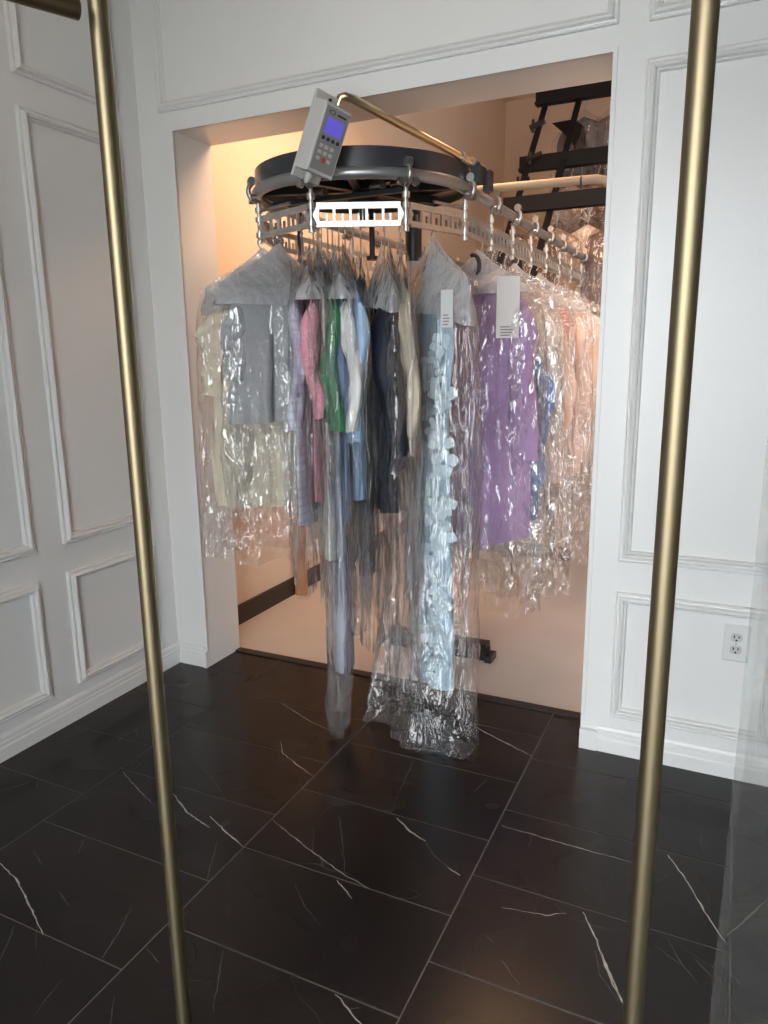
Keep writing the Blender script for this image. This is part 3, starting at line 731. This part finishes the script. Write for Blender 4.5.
ZH = 1.735       # hanger hook level
def garment(name, label, cat, group, hook, yaw, mat, hem, sh=0.205, wk=None, tk=None, slope=0.075, fold=(.010, 9), sleeves=None, film=None, cover=None, tagpaper=None,
            tail=0.0, seed=1, top_drop=0.165, neck=0.07, filmmat=None, collar=None, kind='shirt', band=None):
    """hook (x,y); yaw = direction of the shoulder axis; hem, film hem given as world z"""
    zb = 0.0
    t = empty(name, (hook[0], hook[1], 0), yaw)
    tag(t, label, cat, group)
    zn = ZH - top_drop + .02
    # wire hanger
    hk = [(0, 0, ZH - .095)] + [(0.017 * math.cos(a) - .0, 0, ZH - .008 + 0.017 * math.sin(a)) for a in [math.radians(-60 + 24 * k) for k in range(11)]]
    h = MB().tube(hk, 0.0024, 8)
    h.tube([(0, 0, ZH - .09), (sh * .9, 0, ZH - .09 - .085), (-sh * .9, 0, ZH - .09 - .085), (0, 0, ZH - .09)], 0.0024, 8)
    h.obj('hanger', WIRE, t, smooth=50)
    def top(u): return zn - .0 - slope * max(0, abs(u) - neck / sh) / (1 - neck / sh) - .015 * (abs(u) < .2)
    def bot(u): return hem + tail * u * u
    wk = wk or [(0, sh * .94), (.10, sh * 1.02), (.35, sh * 1.0), (1, sh * 1.12)]
    tk = tk or [(0, .010), (.10, .032), (.5, .040), (1, .046)]
    body = shell(top, bot, wk, tk, fold, seed).obj('body' if kind != 'trousers' else 'leg_panel', mat, t, smooth=80)
    if collar:
        MB().tube([(neck * math.cos(a), .022 * math.sin(a), zn + .012) for a in [2 * math.pi * k / 20 for k in range(21)]], .013, 8, cap=False).obj('collar', collar, t, smooth=60)
    if sleeves:
        for k, s in enumerate((-1, 1)):
            L_, r0, r1, flat, spread, fw = sleeves
            sl = sleeve(s, sh * .93, zn - slope - .03, L_, r0, r1, flat, spread, seed * 5 + k, fw).obj('sleeve', mat, t, smooth=80)
    if band:
        zc, wd, bm = band
        sf = (zn - zc) / (zn - hem); shell(lambda u: zc + wd, lambda u: zc, [(0, prof(wk, sf) + .003), (1, prof(wk, sf) + .004)], [(0, prof(tk, sf) + .004), (1, prof(tk, sf) + .005)], fold, seed, ns=4).obj('hem_band', bm, t, smooth=80)
    if cover:
        ln, cw, vcut = cover[:3]; ctk = cover[3] if len(cover) > 3 else .062
        def ctop(u): return ZH - .018 - .150 * abs(u) ** .8
        def cbot(u): return ZH - ln + vcut * u * u
        shell(ctop, cbot, [(0, cw * .97), (1, cw * 1.03)], [(0, .012), (1, ctk)], (.004, 5), seed + 40, ns=20, crinkle=.010, ckf=(9, 9, 9)).obj('shoulder_cover', PAPERCOVER, t, smooth=70)
    if film:
        fh, fw_, ft, lean, rag = film[:5]; tp = film[5] if len(film) > 5 else 1.0
        def ftop(u): return ZH - .040 - .13 * abs(u) ** 1.1
        fm = filmmat or FILM
        shell(ftop, lambda u: fh, [(0, fw_ * .84), (.15, fw_ * .94), (.7, fw_), (1, fw_ * tp)], [(0, .012), (.12, ft * .8), (.6, ft), (1, ft * 1.1 * tp)], (ft * .22, 8), seed + 80, nu=40, ns=70, crinkle=.013, ckf=(13, 13, 6), lean=lean, ragged=rag).obj('plastic_cover', fm, t, smooth=75)
    if tagpaper:
        r_off, c_off, z0, z1, wd = tagpaper        # metres to the right / towards the viewer side of the hook
        az = math.atan2(RT.y, RT.x); ca, sa = math.cos(az), math.sin(az)
        wx, wy = ca * r_off + sa * c_off, sa * r_off - ca * c_off
        cy_, sy_ = math.cos(-yaw), math.sin(-yaw)
        pt = MB().prism([(-wd/2, 0, 0), (wd/2, 0, 0), (wd/2, 0, z1 - z0), (-wd/2, 0, z1 - z0)], (0, .0008, 0)).obj('paper_tag', PAPER, t)
        pt.location = (wx * cy_ - wy * sy_, wx * sy_ + wy * cy_, z0); pt.rotation_euler = (0, 0, az - yaw)
        for k in range(4):
            MB().box((-wd*.32, -.0008, .008 + .010 * k), (wd * (.1 + .07 * (k % 3)), -.0003, .012 + .010 * k)).obj('print', INK, pt)
    return t

CREAM = cloth('cream_jersey', (0.80, 0.72, 0.57)); GREY = cloth('grey_heather', (0.36, 0.37, 0.38), 'heather', (0.50, 0.51, 0.52))
LILAC = cloth('lilac_check', (0.64, 0.66, 0.74), 'check', (0.50, 0.53, 0.70)); PINK = cloth('pink_dotted', (0.66, 0.27, 0.35), 'dots', (0.78, 0.48, 0.54))
GREEN = cloth('green_satin', (0.025, 0.20, 0.085), rough=.4, spec=.5); KNIT = cloth('cream_knit', (0.74, 0.73, 0.68), weave=150)
STEELB = cloth('steel_blue', (0.24, 0.31, 0.46)); WHITEC = cloth('white_cotton', (0.80, 0.80, 0.79)); LBLUE = cloth('light_blue', (0.40, 0.56, 0.76))
PLILAC = cloth('pale_lilac', (0.52, 0.54, 0.66), rough=.5); CHAR = cloth('charcoal', (0.035, 0.037, 0.042)); NAVY = cloth('navy', (0.008, 0.011, 0.024), rough=.6, spec=.4)
TANC = cloth('tan_linen', (0.56, 0.50, 0.40)); DRESS = cloth('ice_blue', (0.42, 0.58, 0.70), rough=.6); PURPLE = cloth('purple_cotton', (0.40, 0.27, 0.48))
BLUE = cloth('denim_blue', (0.17, 0.27, 0.52)); PEACH = cloth('peach', (0.78, 0.58, 0.47)); OFFW = cloth('off_white', (0.76, 0.70, 0.62)); CORAL = cloth('coral', (0.72, 0.30, 0.25))
BROWN = cloth('brown_wool', (0.16, 0.10, 0.075)); SLATE = cloth('slate', (0.10, 0.10, 0.12)); TAUPE = cloth('taupe', (0.36, 0.27, 0.22)); FLOWER = cloth('flower_organza', (0.62, 0.78, 0.86), rough=.5); FLOWER2 = cloth('flower_centre', (0.20, 0.34, 0.48))

GR = 'bagged clothes on the front of the conveyor'
def yaw_to(v): return math.atan2(v[1], v[0])
def place(px, back=0.0):
    h = hook_at(px); return h
def toward_cam(h, off=0.0):
    v = CAM - V3((h.x, h.y, 0)); return math.atan2(v.y, v.x) + math.radians(off)

# 1 cream tee, leftmost
h = hook_at(263); ya = yaw_to((-.76, -.65))
garment('bagged_tee', 'cream T-shirt under a grey shoulder cover, leftmost on the conveyor', 'shirt', GR, (h.x, h.y), ya, CREAM, zat(h.x - .12, h.y - .1, 505), sh=.20,
        sleeves=(.30, .062, .066, .5, .0, .0), fold=(.026, 8), tk=[(0, .01), (.1, .04), (1, .06)], cover=(.235, .225, -.03, .08), film=(zat(h.x - .12, h.y - .1, 556), .275, .095, (0, 0), .03), seed=3)
# 2 grey tee
h = hook_at(277); ya = toward_cam(h, -58)
garment('bagged_tee', 'grey heather top hanging in front of the cream T-shirt', 'shirt', GR, (h.x, h.y), ya, GREY, zat(h.x, h.y - .2, 425), sh=.20,
        sleeves=(.24, .05, .055, .5, .0, .0), fold=(.020, 9), tk=[(0, .01), (.1, .035), (1, .05)], cover=(.235, .25, 0, .085), film=(zat(h.x, h.y - .2, 520), .25, .075, (0, 0), .03), seed=7)
def narrow(px, off, name, label, mat, hempx, sh=.19, t=.016, sl=None, film=None, cover=None, seed=1, fm=None, fold=(.005, 7), tk=None, cat='shirt', tail=.03, **kw):
    h = hook_at(px); ya = toward_cam(h, off); o = V3((h.x, h.y, 0)) + V3((math.cos(ya), math.sin(ya), 0)) * .12
    hem = zat(o.x, o.y, hempx)
    if film: film = (max(.012, zat(o.x, o.y, film[0])), *film[1:])
    tk = tk or [(0, .008), (.08, t), (.6, t * 1.15), (1, t * 1.3)]
    return garment(name, label, cat, GR, (h.x, h.y), ya, mat, hem, sh=sh, tk=tk, fold=fold, sleeves=sl, film=film, cover=cover, seed=seed, tail=tail, filmmat=fm, **kw)
narrow(302, -10, 'bagged_shirt', 'pale lilac checked shirt between the grey top and the pink one', LILAC, 528, sl=(.40, .035, .028, .7, .0, 0), film=(585, .27, .040, (0, 0), .02), seed=11)
narrow(313, -4, 'bagged_blouse', 'pink dotted blouse seen edge-on beside the green one', PINK, 505, t=.013, sl=(.36, .036, .030, .75, .01, 0), seed=12, film=(540, .27, .034, (0, 0), .02), cover=(.235, .205, 0, .075))
narrow(321, 0, 'bagged_cardigan', 'long cream knit with a ribbed hem below the green blouse', KNIT, 562, t=.015, film=(600, .26, .032, (0, 0), .02), seed=13)
narrow(327, 2, 'bagged_blouse', 'dark green satin blouse with a drooping sleeve', GREEN, 425, sh=.205, t=.011, sl=(.40, .020, .044, .75, .012, 0), seed=14, film=(470, .285, .036, (0, 0), .02))
narrow(333, 1, 'bagged_trousers', 'long pale lilac trousers hanging lowest beside the blue dress', PLILAC, 676, sh=.15, t=.022, tk=[(0, .01), (.5, .02), (1, .034)], film=(738, .20, .050, (.14, -.03), .02, .55), fm=FILM_LONG, seed=15, cat='trousers')
narrow(338, 2, 'bagged_shirt', 'steel blue shirt tucked behind the green and white shirts', STEELB, 525, t=.013, sl=(.44, .024, .022, .8, .0, 0), seed=16, cover=(.235, .205, 0, .080))
narrow(345, 3, 'bagged_shirt', 'white cotton shirt with long sleeve beside the green blouse', WHITEC, 425, sh=.205, t=.013, sl=(.40, .042, .030, .7, .012, 0), seed=17, film=(620, .275, .050, (0, 0), .02))
narrow(353, 4, 'bagged_shirt', 'light blue shirt between the white shirt and the navy jacket', LBLUE, 503, sh=.19, t=.016, sl=(.44, .03, .030, .7, .0, 0), seed=18)
narrow(361, 4, 'bagged_trousers', 'charcoal trousers hanging below the light blue shirt', CHAR, 578, sh=.16, t=.018, seed=19, cat='trousers', film=(640, .26, .04, (0, 0), .03), fm=FILM_LONG)
# 10 navy jacket
narrow(384, 6, 'bagged_jacket', 'navy black jacket in shiny clear film, centre of the ring', NAVY, 515, sh=.20, t=.030, sl=(.52, .060, .050, .8, .005, 0), cover=(.25, .20, -.03, .075), film=(600, .285, .065, (0, 0), .03), seed=20, fold=(.008, 6))
narrow(400, 8, 'bagged_shirt', 'tan linen shirt between the navy jacket and the blue dress', TANC, 460, sh=.20, t=.020, sl=(.42, .038, .034, .7, .0, 0), seed=21, film=(690, .26, .05, (0, 0), .02), fm=FILM_LONG)

# long ice-blue dress with flowers
h = hook_at(434); ya = toward_cam(h, 32)
DWK = [(0, .12), (.08, .135), (.28, .10), (.5, .115), (1, .13)]; DTK = [(0, .008), (.1, .03), (.3, .028), (1, .055)]
hem = 0.075
dt = garment('bagged_dress', 'long ice blue dress with applique flowers, film trailing on the floor', 'dress', GR, (h.x, h.y), ya, DRESS, hem, sh=.15,
        wk=DWK, tk=DTK, fold=(.007, 6), seed=23,
        cover=(.27, .225, -.05, .085), film=(-0.02, .27, .11, (.14, -.16), .05, 1.15), filmmat=FILM_LONG, tagpaper=(.03, .20, 1.41, 1.53, .040))
fr = random.Random(5)
def flower(r, seed):
    mb = MB(); f = random.Random(seed); n = 5; i0 = 0
    for k in range(n):
        a0 = 2 * math.pi * k / n + f.uniform(-.15, .15); rr = r * f.uniform(.75, 1.1); base = len(mb.v); mb.v.append(V3((0, 0, 0)))
        for j in range(7):
            b = a0 + (j - 3) / 3 * .62; q = rr * (1 - .10 * abs(j - 3)); mb.v.append(V3((q * math.cos(b), -.005 * (1 - abs(j - 3) / 4) - .002, q * math.sin(b))))
        for j in range(6): mb.f.append((base, base + 1 + j, base + 2 + j))
    return mb
fl = [flower(.044, k) for k in range(3)]
inv = math.radians(32)
zs = 1.36; k = 0
while zs > .14:
    r = fr.uniform(.75, 1.35); u = fr.uniform(.15, .95)
    if k < 3: me = fl[k].obj('applique_flower', FLOWER, dt, recalc=False); fl[k] = me
    else: me = link_mesh('applique_flower', fl[k % 3].data, dt)
    sf = (1.59 - zs) / (1.59 - hem); ww = prof(DWK, sf); tk_ = prof(DTK, sf)
    an = -math.radians(90 - 75 * max(0, u))
    me.location = (u * ww + .008, -tk_ * (1 - u * u) ** .55 - .016, zs); me.rotation_euler = (fr.uniform(-.3, .3), fr.uniform(-.4, .4), math.radians(15 + 60 * u) + fr.uniform(-.3, .3)); me.scale = (r, r, r)
    c = MB().tube([(0, -.002, 0), (0, -.008, 0)], .005 * r, 8).obj('flower_centre', FLOWER2 if k % 3 == 0 else FLOWER, me)
    zs -= fr.uniform(.026, .046); k += 1

# purple shirt and the run behind it
def straight(y, yawdeg, name, label, mat, hempx, sh=.215, xoff=0, group=GR, **kw):
    x = CX + R + xoff; hem = zat(x, y, hempx)
    if kw.get('film'): kw['film'] = (max(.02, zat(x, y, kw['film'][0])), *kw['film'][1:])
    return garment(name, label, 'shirt', group, (x, y), math.radians(yawdeg), mat, hem, sh=sh, **kw)
pt = straight(.47, -14, 'bagged_shirt', 'purple long-sleeved shirt in crinkled clear film beside the blue dress', PURPLE, 540, sh=.225, sleeves=(.56, .062, .050, .6, .02, -.05), fold=(.024, 8), tk=[(0, .01), (.1, .05), (1, .07)], tail=.05,
         cover=(.19, .235, 0), film=(600, .315, .105, (0, 0), .04), seed=31, collar=PURPLE, tagpaper=(.088, .175, 1.38, 1.60, .085))
# black size ring on the hook
MB().tube([(-.006 + .028 * math.cos(a), -.03, 1.652 + .042 * math.sin(a)) for a in [math.radians(-110 + 20 * k) for k in range(12)]], .008, 8).obj('hanger_ring', BLACK, pt, smooth=50)
GS = 'bagged shirts on the straight run behind'
straight(.80, -6, 'bagged_shirt', 'off-white shirt behind the purple and denim blue shirts', OFFW, 500, seed=32, sleeves=(.5, .06, .05, .5, .02, 0), film=(585, .30, .06, (0, 0), .04), group=GS)
straight(.62, -6, 'bagged_shirt', 'denim blue shirt showing low at right of the purple shirt', BLUE, 515, sh=.205, top_drop=.34, seed=33, sleeves=(.52, .065, .055, .5, .03, -.03), film=(560, .32, .07, (0, 0), .04), group=GS)
straight(.98, 0, 'bagged_shirt', 'first peach shirt behind the off-white one', PEACH, 480, seed=34, sleeves=(.5, .06, .05, .5, .02, 0), film=(590, .30, .07, (0, 0), .04), group=GS, cover=(.21, .23, 0))
straight(1.22, 3, 'bagged_shirt', 'coral shirt among the peach shirts', CORAL, 420, sh=.20, seed=35, film=(520, .25, .06, (0, 0), .04), group=GS)
straight(1.45, -3, 'bagged_shirt', 'second peach shirt farther along the run', PEACH, 470, seed=36, sleeves=(.5, .06, .05, .5, .02, 0), film=(560, .30, .07, (0, 0), .04), group=GS, cover=(.21, .23, 0))
straight(1.75, 2, 'bagged_shirt', 'third peach shirt against the right jamb', PEACH, 460, seed=37, sleeves=(.5, .06, .05, .5, .02, 0), film=(540, .30, .07, (0, 0), .04), group=GS)
straight(2.10, 0, 'bagged_shirt', 'pale off-white shirt farthest along the straight run', OFFW, 450, seed=38, film=(520, .26, .07, (0, 0), .04), group=GS)

# dim garments hanging from the inclined rack
GU = 'dim bagged garments on the upper rack'
def hanging(x, y, ztop, ln, mat, label, seed, film=True):
    t = empty('bagged_garment', (x, y, ztop - ln), math.radians(random.Random(seed).uniform(-25, 25))); tag(t, label, 'garment', GU)
    MB().tube([(0, 0, ln - .09)] + [(.017 * math.cos(a), 0, ln - .008 + .017 * math.sin(a)) for a in [math.radians(-60 + 30 * k) for k in range(9)]], .003, 6).obj('hanger', WIRE, t)
    shell(lambda u: ln - .10 - .08 * abs(u), lambda u: .03, [(0, .17), (.12, .20), (1, .22)], [(0, .01), (.1, .04), (1, .05)], (.015, 8), seed, nu=16, ns=14).obj('body', mat, t, smooth=80)
    if film: shell(lambda u: ln - .05 - .12 * abs(u), lambda u: -.1, [(0, .19), (.12, .24), (1, .26)], [(0, .012), (.1, .06), (1, .07)], (.02, 8), seed + 9, nu=26, ns=30, crinkle=.012, floor_z=None).obj('plastic_cover', FILM, t, smooth=75)
e0, e1, e2 = ends
for k, (x, e, mat, nm) in enumerate([(1.02, e0, SLATE, 'dark slate coat bag hanging from the top beam, left one'), (1.22, e0, BROWN, 'brown coat bag on the top beam, right of the slate one'), (1.42, e0, TAUPE, 'taupe coat bag at the right end of the top beam'),
        (1.02, e1, TAUPE, 'taupe bag hanging from the middle beam, left one'), (1.20, e1, BROWN, 'brown bag on the middle beam'), (1.40, e1, SLATE, 'slate bag on the middle beam, right end'),
        (.86, e2, BROWN, 'brown bag hanging from the lowest beam, left one'), (1.02, e2, TAUPE, 'taupe bag on the lowest beam, in the middle'), (1.22, e2, PEACH, 'peach bag on the lowest beam behind the rail end'),
        (.72, e2, SLATE, 'slate bag at the left end of the lowest beam'), (1.40, e2, BROWN, 'brown bag at the right end of the lowest beam')]):
    hanging(x, e.y + .02, e.z - .05, .75, mat, nm, 60 + k)
